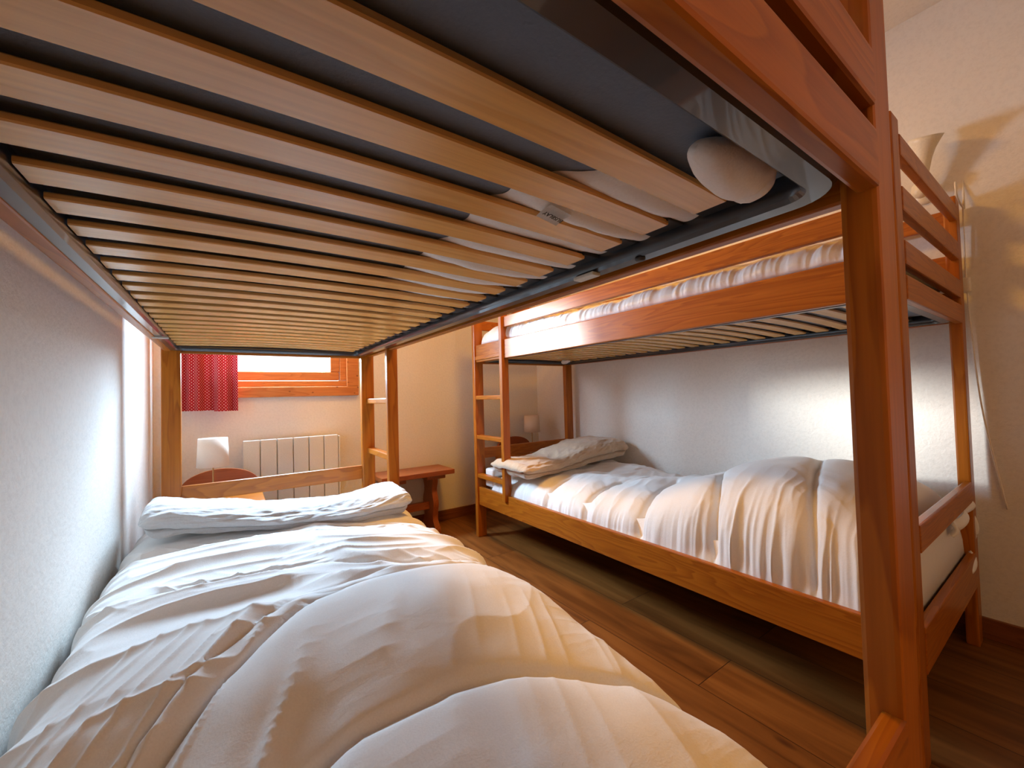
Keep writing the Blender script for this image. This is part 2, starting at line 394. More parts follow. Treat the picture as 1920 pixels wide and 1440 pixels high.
s_ = struct('window_sash', (lambda b: (box(b, OX0 + .043, OX1 - .043, YF + .004, YF + .045, .9965, 1.048, .006),
                                       box(b, OX0 + .04, OX1 - .04, YF, YF + .045, OZ1 - .09, OZ1 - .04, .004),
                                       box(b, OX0 + .04, OX0 + .09, YF + .0005, YF + .045, 1.048, OZ1 - .09, .004),
                                       box(b, OX1 - .094, OX1 - .04, YF + .0005, YF + .045, 1.048, OZ1 - .09, .004), b)[-1])(bmesh.new()), WINZ, win)
struct('window_pane', B(OX0 + .085, OX1 - .09, YF + .02, YF + .026, 1.044, OZ1 - .085), GLASS, win)

# ------------------------------------------------------------------ bunk beds
PW, PT = 0.062, 0.032
ZS = {'lo': (.20, .31), 'up': (1.086, 1.193), 'g1': (1.262, 1.322), 'g2': (1.425, 1.482)}
def bunk(x0, x1, y0, y1, side, label):
    """side = +1 when the open ladder side faces +x, -1 when it faces -x"""
    cx, cy = (x0 + x1) / 2, (y0 + y1) / 2
    t = thing('bunk_bed', label, 'bed', (cx, cy, 0), 'pine bunk beds')
    def P(name, bx, m): return obj(name, bx, m, t)
    X0, X1, Y0, Y1 = x0 - cx, x1 - cx, y0 - cy, y1 - cy
    def bb(a, b, c, d, e, f_, bev=.003): return B(a, b, c, d, e, f_, bev)
    for xa in (X0, X1 - PW):
        for ya in (Y0, Y1 - PT): P('post', bb(xa, xa + PW, ya, ya + PT, 0, 1.518, .005), W['z'])
    xo = X1 if side > 0 else X0            # open side, outer face of posts
    xw = X0 if side > 0 else X1            # wall side
    def siderail(xedge, sgn, z0, z1, ya, yb, nm):
        a, b = xedge - sgn * .011, xedge - sgn * .032
        P(nm, bb(min(a, b), max(a, b), ya, yb, z0, z1), W['y'])
    ys, ye = Y0 + PT - .002, Y1 - PT + .002
    for k in ('lo', 'up'):
        siderail(xo, side, *ZS[k], ys, ye, 'side_rail'); siderail(xw, -side, *ZS[k], ys, ye, 'side_rail')
        # inner ledges carrying the mattress base
        for xe, sg in ((xo, side), (xw, -side)):
            a, b = xe - sg * .032, xe - sg * .046
            if k == 'lo': P('support_ledge', bb(min(a, b), max(a, b), ys + .02, ye - .02, .215, .24, .002), W['y'])
    yl = (1.7637 if side > 0 else 1.917) - cy     # ladder upright position
    for k in ('g1', 'g2'):
        siderail(xo, side, *ZS[k], ys, yl + .010, 'guard_rail'); siderail(xw, -side, *ZS[k], ys, ye, 'guard_rail')
    # ladder: one upright with three rungs housed in the far post
    a, b = xo + side * .005, xo - side * .042
    P('ladder_upright', bb(min(a, b), max(a, b), yl - .014, yl + .014, .278, 1.50, .004), W['z'])
    for z in (.39, .63, .875, 1.12):
        a2, b2 = xo - side * .004, xo - side * .040
        P('ladder_rung', bb(min(a2, b2), max(a2, b2), yl + .013, Y1 - PT + .003, z - .022, z + .003, .004), W['y'])
    # end boards between the posts
    for ya, yb in ((Y0 - .002, Y0 + .018), (Y1 - .018, Y1 + .002)):
        for z0, z1 in ((.20, .31), (.480, .546), (1.080, 1.140), (1.165, 1.224), (1.295, 1.355), (1.43, 1.482)):
            P('end_rail', bb(X0 + PW - .003, X1 - PW + .003, ya, yb, z0, z1, .004), W['x'])
    return t
AX0, AX1, AY0, AY1 = -.216, .607, .119, 2.119
BX0, BX1, BY0, BY1 = 1.268, 2.096, .247, 2.250
bunk(AX0, AX1, AY0, AY1, +1, 'honey pine bunk bed along the left wall, the upper bunk overhanging the view')
bunk(BX0, BX1, BY0, BY1, -1, 'honey pine bunk bed along the right wall across the aisle')

# ------------------------------------------------------------------ slatted bases of the two upper bunks
def slat_mesh(x0, x1, yc, w_, z, bow, th=.008):
    n = 24; bm = bmesh.new(); rows = []
    for i in range(n + 1):
        s = i / n; x = x0 + (x1 - x0) * s; zz = z + bow * math.sin(math.pi * s) ** 0.9 if 0 < s < 1 else z
        c = .0015
        prof = [(yc - w_ / 2 + c, zz), (yc + w_ / 2 - c, zz), (yc + w_ / 2, zz + c), (yc + w_ / 2, zz + th - c), (yc + w_ / 2 - c, zz + th), (yc - w_ / 2 + c, zz + th), (yc - w_ / 2, zz + th - c), (yc - w_ / 2, zz + c)]
        rows.append([bm.verts.new((x, a, b)) for a, b in prof])
    for i in range(n):
        for k in range(8): bm.faces.new((rows[i][k], rows[i][(k + 1) % 8], rows[i + 1][(k + 1) % 8], rows[i + 1][k]))
    bm.faces.new(rows[0]); bm.faces.new(rows[-1][::-1]); return bm
def rrect(x0, x1, y0, y1, r, n=8):
    pts = []
    for cx, cy, a0 in ((x1 - r, y1 - r, 0), (x0 + r, y1 - r, 90), (x0 + r, y0 + r, 180), (x1 - r, y0 + r, 270)):
        for k in range(n + 1):
            a = math.radians(a0 + 90 * k / n); pts.append((cx + r * math.cos(a), cy + r * math.sin(a)))
    return pts
def base_frame(x0, x1, y0, y1, z0, z1, wid, r=.055):
    bm = bmesh.new(); out = rrect(x0, x1, y0, y1, r); inn = rrect(x0 + wid, x1 - wid, y0 + wid, y1 - wid, max(r - wid, .012))
    c = .005; n = len(out)
    def lerp(p, q, t): return (p[0] + (q[0] - p[0]) * t, p[1] + (q[1] - p[1]) * t)
    rings = []
    k = c / wid
    for f_, z in ((k, z0), (0, z0 + c), (0, z1 - c), (k, z1), (1 - k, z1), (1, z1 - c), (1, z0 + c), (1 - k, z0)):
        rings.append([bm.verts.new((*lerp(out[i], inn[i], f_), z)) for i in range(n)])
    for j in range(8):
        A, C = rings[j], rings[(j + 1) % 8]
        for i in range(n): bm.faces.new((A[i], A[(i + 1) % n], C[(i + 1) % n], C[i]))
    return bm
def slatted(x0, x1, y0, y1, label, zb=1.088):
    cx, cy = (x0 + x1) / 2, (y0 + y1) / 2
    t = thing('slatted_base', label, 'bed base', (cx, cy, zb), 'slatted bases of the upper bunks')
    hx, hy = (x1 - x0) / 2, (y1 - y0) / 2
    fr = obj('metal_frame', base_frame(-hx, hx, -hy, hy, 0, .037, .032), STEEL, t)
    for p in fr.data.polygons: p.use_smooth = len(p.vertices) == 4 and abs(p.normal.z) < .5
    n = 23; ya = y0 + .122 - cy
    for i in range(n):
        yc = ya + .004 + i * .0797
        obj('slat', slat_mesh(-hx + .0335, hx - .062, yc, .0435, .016, .006), SLAT, t)
        for sx in (-1, 1):
            xa = sx * (hx - .032)
            if sx > 0: obj('slat_holder', B(hx - .067, hx - .0315, yc - .026, yc + .026, .021, .031, .002), HOLDER, t)
    return t
sa = slatted(AX0 + .020, AX1 - .050, AY0 + .022, AY1 - .022, 'black metal slatted base with bowed birch slats overhead, on the left bunk')
sb = slatted(BX0 + .050, BX1 - .020, BY0 + .022, BY1 - .022, 'black metal slatted base under the upper mattress of the right bunk')
def on(par, x, y, z): return (x - par.location.x, y - par.location.y, z - par.location.z)
# pale plastic clips and a bolt on the frame of the left base
for (x, y, lx, ly) in ((.530, .515, .010, .024), (-.172, .512, .006, .020), (-.172, 1.665, .02, .007)):
    cx, cy, cz = on(sa, x, y, 1.0865)
    o = obj('clip', B(cx - lx, cx + lx, cy - ly, cy + ly, cz - .004, cz + .0025, .0018), CLIP, sa); o['label'] = 'pale plastic clip'
cx, cy, cz = on(sa, .534, .402, 1.086)
obj('bolt', lathe(bmesh.new(), [(.006, -.003), (.008, -.001), (.008, .003)], 14, (cx, cy, cz)), HOLDER, sa, True)

# ------------------------------------------------------------------ mattresses
def mattress(x0, x1, y0, y1, z0, z1, m_, label, cat='mattress', r=.02, name='mattress'):
    cx, cy = (x0 + x1) / 2, (y0 + y1) / 2
    bm = B(x0 - cx, x1 - cx, y0 - cy, y1 - cy, 0, z1 - z0, r, 4)
    o = obj(name, bm, m_, None, True); o.location = (cx, cy, z0); tag(o, label, cat); return o
mattress(-.178, .570, .158, 2.085, 1.1215, 1.255, NAVY, 'slate grey mattress seen through the slats overhead')
mattress(1.325, 2.045, .300, 2.205, 1.1215, 1.195, NAVY, 'slate mattress of the right upper bunk under its white duvet')
mattress(-.178, .562, .20, 2.07, .241, .375, TICK, 'mattress under the rumpled white duvet of the left lower bunk')
mattress(1.345, 2.050, .285, 2.205, .241, .368, TICK, 'olive grey mattress end showing at the foot of the right lower bunk')

# ------------------------------------------------------------------ duvets
def duvet(name, x0, x1, y0, y1, zb, top, label, seams, nu=230, nv=520, pw=3.6, endr=.10, seed=1, wr=None, m_=None, endp=3.0, zm=0):
    """closed cushion: cross-section is a superellipse arch, top(x,y) gives its height, wr adds wrinkles"""
    cx, hw = (x0 + x1) / 2, (x1 - x0) / 2
    ph = np.linspace(math.pi, 0, nu); c = np.cos(ph); s = np.sin(ph)
    xs = np.sign(c) * np.abs(c) ** (2 / pw); zs = np.abs(s) ** (2 / pw)
    yv = np.linspace(0, 1, nv); ye = y0 + (y1 - y0) * (0.5 - 0.5 * np.cos(math.pi * yv)) * .35 + (y1 - y0) * yv * .65
    X = cx + hw * np.tile(xs, (nv, 1)); Y = np.tile(ye[:, None], (1, nu)); S = np.tile(zs, (nv, 1))
    d0 = np.clip((Y - y0) / endr, 0, 1); d1 = np.clip((y1 - Y) / endr, 0, 1)
    E = (1 - (1 - d0) ** endp) ** (1 / endp) * (1 - (1 - d1) ** endp) ** (1 / endp)
    X = cx + (X - cx) * (0.93 + 0.07 * E)
    T = top(X, Y)
    Z = zb + (T - zb) * S * E
    # unwrapped cross distance, so wrinkles run on down the sides
    side = np.clip(1 - S, 0, 1)
    puff = np.zeros_like(X)
    for (fn, depth, wid, xa, xb) in seams:
        d = Y - fn(X); m2 = sstep(xa - .05, xa + .05, X) * (1 - sstep(xb - .05, xb + .05, X))
        puff -= m2 * depth * (np.exp(-(d / wid) ** 2) * .5 + np.exp(-np.abs(d) / (wid * 3.2)) * .75)
    D = puff + wr(X, Y, side)
    D *= np.clip(E * 1.6, 0, 1) * sstep(0, .25, S + .05)
    # push along the surface normal
    gxv = np.gradient(np.stack([X, Y, Z], -1), axis=1); gyv = np.gradient(np.stack([X, Y, Z], -1), axis=0)
    nn = np.cross(gxv, gyv); ln = np.linalg.norm(nn, axis=-1, keepdims=True); nn = nn / np.maximum(ln, 1e-9)
    nn[ln[..., 0] < 1e-9] = (0, 0, 1)
    X = X + nn[..., 0] * D; Y = Y + nn[..., 1] * D; Z = Z + nn[..., 2] * D
    ox, oy = cx, (y0 + y1) / 2
    if zm:      # hollow underside that follows the mattress
        E0 = np.clip(E[:, :1], 0, 1); xa, xb = x0 + .034, x1 - .034
        o1 = np.ones_like(E0); yb = Y[:, :1]
        cols = [(xb, zb), (xb, zb + (zm - zb) * E0), (xa, zb + (zm - zb) * E0), (xa, zb)]
        X = np.concatenate([X] + [o1 * c_[0] for c_ in cols], 1); Y = np.concatenate([Y] + [yb] * 4, 1); Z = np.concatenate([Z] + [o1 * c_[1] for c_ in cols], 1)
    me = grid_mesh(name, X - ox, Y - oy, Z - zb, close_bottom=True)
    o = obj(name, me, m_ or DUVET, None, True); o.location = (ox, oy, zb)
    tag(o, label, 'duvet'); return o

# left lower bunk
def topA(X, Y):
    h = .440 + .012 * fbm(X * 4, Y * 4, 3)
    h = h + .044 * sstep(1.10, .88, Y) * np.exp(-((X - .25) / .50) ** 2)
    h = h - .125 * np.clip(.84 - Y, 0, 1) * sstep(.86, .6, Y) + .010 * np.exp(-((Y - 1.25) / .3) ** 2)
    return h
def s1(X): return .955 - 1.9 * np.clip(.27 - X, 0, 1) ** 2 * 1.3 - .35 * np.clip(X - .3, 0, 1) ** 1.5
def s1b(X): return s1(X) + .050 + .05 * np.clip(.3 - X, 0, 1)
def s2(X): return .560 - 1.5 * np.clip(X - .26, 0, 1) ** 2 - 1.2 * np.clip(.16 - X, 0, 1) ** 2
def s0(X): return 1.30 - .38 * (X + .2) + .035 * np.sin(9 * X)
def s00(X): return 1.60 - .30 * (X + .2) + .03 * np.sin(8 * X + 1)
def wrA(X, Y, side):
    q = Y + .38 * (X - .2) + .25 * np.clip(.1 - X, 0, 1)
    far = sstep(.92, 1.08, Y - s1(X) + .955); d = 0
    d = d + far * (.019 * crisp(ridge(X * 2.2 + 3, q * 7.0 + .4 * fbm(X * 3, Y * 3, 2), 5, 1), 2.0) + .008 * crisp(ridge(X * 3.0, q * 17 + .8 * fbm(X * 3, Y * 3, 9), 8, 1), 3) - .012)
    for fn, k in ((s0, 1), (s00, .8), (s1b, .7)):
        dd = Y - fn(X); d = d + k * .009 * (crisp(ridge((X + dd * .9) * 15, dd * 2, 12, 1), 2.5) - .3) * np.exp(-(dd / .05) ** 2)
    # long straight creases running to the foot along the wall side
    c = X * .92 - Y * .42; al = Y * .9 + X * .4
    wl = sstep(.22, -.02, X) * sstep(1.12, .85, Y)
    d = d + wl * (.022 * crisp(ridge(c * 13 + .35 * fbm(X * 3, Y * 3, 4), al * 1.6, 14, 1), 2.5) + .006 * crisp(ridge(c * 30 + .4 * fbm(X * 3, Y * 3, 6), al * 1.6, 15, 1), 3) - .010)
    # shallow slanting folds over the foot end
    nr = sstep(.92, .72, Y) * sstep(-.05, .1, X)
    d = d + nr * (.007 * crisp(ridge(c * 7 + .5 * fbm(X * 2, Y * 2, 24), al * 2.0 + 5, 22, 1), 2) + .012 * (fbm(X * 5 + 2, Y * 5, 21, 2) - .5) + .002 * crisp(ridge(c * 26, al * 4, 27, 1), 2) - .004)
    d = d + side * .010 * (ridge(Y * 22, X * 3, 25) - .5)
    return d
duvet('duvet', -.272, .612, .168, 2.083, .318, topA, 'rumpled white duvet on the left lower bunk, in the foreground',
      [(s1, .024, .009, -.3, .7), (s1b, .010, .006, -.3, .7), (s2, .020, .012, -.1, .7), (s0, .016, .006, -.3, .7), (s00, .012, .006, -.3, .7)], wr=wrA, seed=1, endr=.17, endp=2.2, pw=4.0, zm=.375, nv=760, nu=330)

# right lower bunk
def topB(X, Y):
    h = .425 + .03 * sstep(1.8, 2.05, X) * sstep(1.1, 1.5, Y) + .015 * fbm(X * 4, Y * 4, 33)
    h = h + .185 * np.exp(-(np.abs((Y - .60) / .40)) ** 2.3)
    return h
def t4(X): return .455 + .28 * (X - 1.3)
def t3(X): return .745 + .45 * np.clip(X - 1.3, 0, .35) ** 1.2 + .05 * (X - 1.3)
def t2(X): return 1.045 + .25 * (X - 1.3)
def t1(X): return 1.335 + .2 * (X - 1.3) - .5 * (X - 1.3) * np.clip(X - 1.4, 0, 1)
def t0(X): return 1.60 + .1 * (X - 1.3)
def wrB(X, Y, side):
    d = .016 * (fbm(X * 4.5, Y * 4.5, 41, 2) - .5)
    far = sstep(1.0, 1.25, Y)
    d = d + far * sstep(1.5, 1.75, X) * .036 * (ridge(X * 6 + Y * 3, Y * 6.5, 45) - .55)
    d = d + far * .012 * (ridge(X * 5, (Y - .3 * X) * 12, 47) - .6)
    # gathered pleats running up the front from the rail
    fr = np.exp(-np.clip(X - 1.30, 0, 1) / .10) * (.22 + .78 * sstep(1.05, .70, Y))
    d = d + fr * .022 * (crisp(ridge(Y * 15 + .9 * fbm(X * 6, Y * 4, 3) - .8 * (X - 1.3) * np.sin(Y * 5), X * 3.0, 51, 2), 2.5) - .35)
    d = d + np.exp(-np.clip(X - 1.30, 0, 1) / .045) * (.45 + .55 * sstep(1.05, .70, Y)) * .014 * (crisp(ridge(Y * 36 + fbm(X * 8, Y * 6, 7), X * 8, 53, 2), 2.5) - .35)
    for fn in (t1, t2, t3, t4):
        dd = Y - fn(X); d = d + .010 * (ridge((X - dd * .8) * 20, dd * 3, 55) - .6) * np.exp(-(dd / .07) ** 2) * np.exp(-(X - 1.3) / .3)
    return d
duvet('duvet', 1.303, 2.092, .270, 2.12, .282, topB, 'puffy white quilted duvet on the right lower bunk',
      [(t1, .034, .012, 1.2, 1.62), (t2, .036, .012, 1.2, 1.75), (t3, .034, .011, 1.2, 2.0), (t4, .030, .011, 1.2, 1.9), (t0, .018, .010, 1.2, 1.5)], wr=wrB, endr=.10, pw=2.9, zm=.370)

# right upper bunk: duvet crumpled behind the guard rail
def topC(X, Y):
    return 1.285 + .03 * fbm(X * 5, Y * 5, 61) + .03 * sstep(1.3, 1.9, Y)
def wrC(X, Y, side):
    fr = np.exp(-np.clip(X - 1.30, 0, 1) / .09)
    return fr * (.020 * (ridge(Y * 13, X * 5, 63, 3) - .55) + .012 * (ridge(Y * 31 + X * 12, X * 6, 64, 2) - .5)) + .012 * (fbm(X * 6, Y * 6, 65) - .5)
duvet('duvet', 1.302, 2.070, .292, 2.212, 1.200, topC, 'crumpled white duvet behind the guard rail of the right upper bunk', [], wr=wrC, endr=.09, pw=3.0, nv=620, nu=150, zm=.0)

# fitted sheet of the left upper mattress, its hem bunched under the mattress
def sheetA():
    nv, nu = 560, 70
    yv = np.linspace(.160, 2.083, nv); t = np.linspace(0, 1, nu)
    Y = np.tile(yv[:, None], (1, nu)); T = np.tile(t[None, :], (nv, 1))
    edge = .262 + .085 * np.exp(-((yv - .27) / .05) ** 2) + .09 * sstep(.84, .95, yv) + .035 * (fbm(yv * 7, yv * 0, 71) - .5) * 2 + .02 * (vnoise(yv * 33, yv * 0, 72) - .5)
    edge = np.where(yv < .255, .545, edge) + .02 * sstep(.2, .4, yv) - .10 * sstep(1.85, 1.95, yv)
    ed = np.tile(edge[:, None], (1, nu))
    X = ed + (.566 - ed) * T
    ph = (Y - (.141 + .0335 + .0535)) / .08
    gap = .5 - .5 * np.cos(2 * np.pi * (ph + 0.0))       # 1 in the gaps, 0 over the slats
    slatc = (Y - .267) / .0797; gap = .5 - .5 * np.cos(2 * np.pi * slatc)
    bel = np.sin(np.pi * np.clip(T, 0, 1)) ** .6
    droop = gap * bel * (.004 + .020 * vnoise(Y * 11, X * 5, 73) * (1 - .65 * sstep(.75, 1.0, Y)))
    fold = .0035 * ridge(X * 16 + Y * 5, Y * 16, 74)
    Z = 1.1205 - droop + gap * (fold - .002)
    return X, Y, Z
X_, Y_, Z_ = sheetA()
# carry the cloth up the side and over the top
Xs = np.concatenate([X_, np.full((X_.shape[0], 2), .574), np.full((X_.shape[0], 1), .55), np.full((X_.shape[0], 1), -.175)], 1)
Ys = np.concatenate([Y_, np.tile(Y_[:, -1:], (1, 4))], 1)
Zs = np.concatenate([Z_, np.full((X_.shape[0], 1), 1.15), np.full((X_.shape[0], 1), 1.245), np.full((X_.shape[0], 2), 1.259)], 1)
me = grid_mesh('fitted_sheet', Xs - .2, Ys - 1.12, Zs - 1.13)
fs_ = obj('fitted_sheet', me, SHEET, None, True); fs_.location = (.2, 1.12, 1.13)
tag(fs_, 'white fitted sheet bulging between the slats overhead', 'sheet')
# its loose corner hanging at the foot
def corner():
    n, m_ = 34, 40; V = []
    X = np.zeros((n, m_)); Y = np.zeros((n, m_)); Z = np.zeros((n, m_))
    for i in range(n):
        a = math.pi * i / (n - 1)
        for j in range(m_):
            b_ = 2 * math.pi * j / m_
            x = -math.cos(a); r = abs(math.sin(a)) ** .8
            yy = r * math.cos(b_); zz = r * math.sin(b_)
            rx = .070 if x < 0 else .050
            X[i, j] = x * rx; Y[i, j] = yy * (.030 + .006 * x); Z[i, j] = zz * (.024 + .008 * x)
    D = .003 * (fbm(X * 40 + 5, Z * 40, 81) - .5) + .003 * crisp(ridge(X * 22, (Y + Z) * 60, 83), 2)
    hem = np.exp(-((X - .031) / .003) ** 2) * -.005 + np.exp(-((X - .040) / .005) ** 2) * .004
    Y += D; Z += D + hem * np.sign(Z)
    return X, Y, Z
X_, Y_, Z_ = corner()
me = grid_mesh('sheet_corner', X_, Y_, Z_, wrap=True)
sc_ = obj('sheet_corner', me, SHEET, fs_, True); sc_.location = Vector((.432, .204, 1.104)) - fs_.location
# care label with upside-down print
bm = bmesh.new(); n = 8
for i in range(n + 1):
    s = i / n
    for xx in (-.019, .019):
        bm.verts.new((xx, (s - .5) * .026, .0015 * math.sin(3 * s)))
bm.verts.ensure_lookup_table()
for i in range(n): bm.faces.new([bm.verts[k] for k in (2 * i, 2 * i + 1, 2 * i + 3, 2 * i + 2)])
bmesh.ops.solidify(bm, geom=bm.faces[:], thickness=.0006)
cl = obj('care_label', bm, SHEET, fs_); cl.location = Vector((.340, .384, 1.1030)) - fs_.location; cl.rotation_euler = (math.radians(-12), math.radians(4), math.radians(8)); cl['label'] = 'white care label with black print'
tcv = bpy.data.curves.new('label_print', 'FONT'); tcv.body = 'BUSBLAY'; tcv.size = .0085; tcv.extrude = .0002; tcv.align_x = 'CENTER'; tcv.align_y = 'CENTER'
tcv.materials.append(INK)
tmp = bpy.data.objects.new('print_source', tcv)
tme = bpy.data.meshes.new_from_object(tmp); bpy.data.objects.remove(tmp)
to = bpy.data.objects.new('label_print', tme); COL.objects.link(to); to.parent = cl
to.location = (0, .001, -.0016); to.rotation_euler = (math.pi, 0, math.pi)

# small corner of sheet hanging below the right upper bunk
X_, Y_, Z_ = corner()
me = grid_mesh('fitted_sheet', X_ * .9, Y_ * .8, Z_ * .62, wrap=True)
o = obj('fitted_sheet', me, SHEET, None, True); o.location = (1.93, 2.10, 1.098); o.rotation_euler = (0, 0, math.radians(70))
tag(o, 'white sheet corner poking below the slats at the far end of the right bunk', 'sheet')

# ------------------------------------------------------------------ folded blankets
def blanket(name, x0, x1, yc, prof_w, hfun, zfun, m_, label, seed, yfun, nu=160, nv=190, two=True):
    """folded plush blanket lying across the bed: a rolled double fold swept along x"""
    prof = []
    for k in range(nu):
        a = 2 * math.pi * k / nu; ca, sa_ = math.cos(a), math.sin(a)
        yy = math.copysign(abs(ca) ** .75, ca); zz = math.copysign(abs(sa_) ** .8, sa_)
        prof.append((yy, zz))
    prof = np.array(prof)
    X = np.zeros((nv, nu)); Y = np.zeros((nv, nu)); Z = np.zeros((nv, nu))
    for i in range(nv):
        s = i / (nv - 1); e = min(s, 1 - s) / .045; e = math.sqrt(max(0, 1 - (1 - min(e, 1)) ** 2)) if e < 1 else 1
        e = .02 + .98 * e
        x = x0 + (x1 - x0) * s; h = hfun(x); zc = zfun(x)
        wv = prof_w * (0.9 + .1 * e)
        X[i] = x + .012 * prof[:, 1] * (1 if s > .5 else -1)
        Y[i] = yc + yfun(x) + prof[:, 0] * wv / 2 * (1 if True else 1)
        Z[i] = zc + h / 2 + prof[:, 1] * h / 2 * e
    ang = np.tile(np.linspace(0, 2 * np.pi, nu, endpoint=False)[None], (nv, 1))
    # crease on the front where the two layers meet
    frt = np.exp(-((ang - math.pi * 1.09 - .12 * (fbm(X * 3, X * 0, seed + 9) - .5)) / .07) ** 2)
    D = -.030 * frt + .012 * np.exp(-((ang - math.pi * 1.22) / .16) ** 2) + .006 * np.exp(-((ang - math.pi * .97) / .2) ** 2)
    D += .022 * (fbm(X * 9, ang * 1.6, seed) - .5) + .010 * (ridge(X * 15 + ang * 2, ang * 3, seed + 4) - .55)
    nx = np.cos(ang); nz = np.sin(ang)
    Y += nx * D; Z += nz * D
    zmin = zfun(x0)
    ox, oy, oz = (x0 + x1) / 2, yc, float(zmin)
    me = grid_mesh(name, X - ox, Y - oy, Z - oz, wrap=True)
    o = obj(name, me, m_, None, True); o.location = (ox, oy, oz); tag(o, label, 'blanket'); return o
def hA(x): return .072 + .02 * math.cos((x + .2) * 7)
def zA(x): return .442 + .03 * max(0, (.15 - x)) - .03 * max(0, x - .47)
def yA(x): return .03 - .16 * min(max((x + .1) / .5, 0), 1) + .10 * max(0, min(1, (-.1 - x) * 4)) + .05 * max(0, x - .35)
blanket('folded_blanket', -.226, .572, 1.775, .31, hA, zA, PLUSH_A, 'pale plush blanket folded across the head of the left lower bunk', 91, yA)
def hB(x): return .088 + .045 * math.sin(max(0, min(1, (x - 1.55) / .5)) * math.pi * .8)
def zB(x): return .425 + .04 * max(0, min(1, (x - 1.5) / .5))
def yB(x): return -.02 + .0 * x
blanket('folded_blanket', 1.262, 2.085, 1.90, .34, hB, zB, PLUSH_B, 'thick beige blanket folded at the head of the right lower bunk', 97, yB)
# folded spare linen at the head of the right lower bunk, seen between the ladder rungs
for k, (z, h) in enumerate(((.312, .06), (.376, .05))):
    bm = B(-.06, .06, -.045, .045, 0, h, .018, 4)
    o = obj('folded_sheet', bm, SHEET, None, True); o.location = (1.375, 2.155, z + .07 * 0)
    tag(o, ['white folded sheet at the ladder corner of the right bunk, lower of two', 'white folded sheet at the ladder corner of the right bunk, upper of two'][k], 'sheet', 'folded sheets at the ladder corner')

# loose duvet cover hem hanging over the foot of the right lower mattress
nv, nu = 60, 26
sv = np.linspace(0, 1, nv); tv = np.linspace(0, 1, nu)
Sg, Tg = np.meshgrid(sv, tv, indexing='ij')
px = np.interp(Sg, [0, .35, .5, .62, .8, 1], [1.79, 2.00, 2.072, 2.070, 2.050, 1.89])
pz = np.interp(Sg, [0, .35, .5, .62, .8, 1], [.430, .465, .470, .40, .30, .255])
X_ = px + .006 * np.sin(Sg * 40) + .012 * (Tg - .5) * np.cos(Sg * 20)
Z_ = pz + (Tg - .5) * .036 + .004 * np.sin(Sg * 33 + 1)
Y_ = .261 - .010 * np.sin(np.pi * Tg) + .008 * np.sin(Sg * 27)
me = grid_mesh('duvet_hem', X_ - 1.95, Y_ - .26, Z_ - .36)
hem = obj('duvet_cover', me, SHEET, None, True); hem.location = (1.95, .26, .36)
md = hem.modifiers.new('thick', 'SOLIDIFY'); md.thickness = .008; md.offset = 0
tag(hem, 'cream cloth edge rumpled over the foot of the right lower mattress', 'duvet cover')

# ------------------------------------------------------------------ curtain
nv, nu = 26, 150
sx = np.linspace(0, 1, nu); xx = -.190 + .234 * sx
yy = 2.605 + .016 * np.sin(sx * 15.0 + .6) + .008 * np.sin(sx * 37)
zz = np.linspace(.838, 1.69, nv)
Xc, Zc = np.meshgrid(xx, zz); Yc = np.tile(yy, (nv, 1)) + .0
Yc = 2.605 + (Yc - 2.605) * (1.25 - .4 * (Zc - .838)) ; Zc = Zc - .006 * sstep(.55, .56, np.tile(sx, (nv, 1))) * (1 - sstep(.838, .9, Zc))
me = grid_mesh('curtain', Xc + .073, Yc - 2.605, Zc - .838)
arc = np.concatenate([[0], np.cumsum(np.hypot(np.diff(xx), np.diff(yy)))])
uvl = me.uv_layers.new(name='UVMap')
for p in me.polygons:
    for li in p.loop_indices:
        vi = me.loops[li].vertex_index; j, i = divmod(vi, nu)
        uvl.data[li].uv = (arc[i], zz[j])
ct = thing('curtain', 'short red curtain with white dots at the left of the window', 'curtain', (-.073, 2.605, .838))
obj('cloth', me, CURT, ct, True)
obj('curtain_rod', tube(bmesh.new(), [(-.15, 0, .855), (.90, 0, .855)], .008, 12), BRASS, ct, True)
for x in (-.14, .88):
    obj('rod_bracket', tube(bmesh.new(), [(x, 0, .855), (x, .084, .855)], .006, 8), BRASS, ct, True)

# ------------------------------------------------------------------ radiator
rt = thing('radiator', 'cream panel radiator on the far wall under the window', 'radiator', (.305, 2.64, .15))
obj('body', B(-.235, .243, -.018, .034, .0, .512, .006), RADI, rt)
wp = .478 / 6
for i in range(6):
    xa = -.243 + i * wp * 1.0
    obj('panel', B(xa + .0016, xa + wp - .0016, -.040, -.014, .004, .518, .004), RADI, rt)
obj('side_cover', B(.236, .246, -.036, .034, .002, .510, .003), RADI, rt)
obj('wall_bracket', B(-.15, .15, .030, .049, .1, .14, .002), HOLDER, rt)

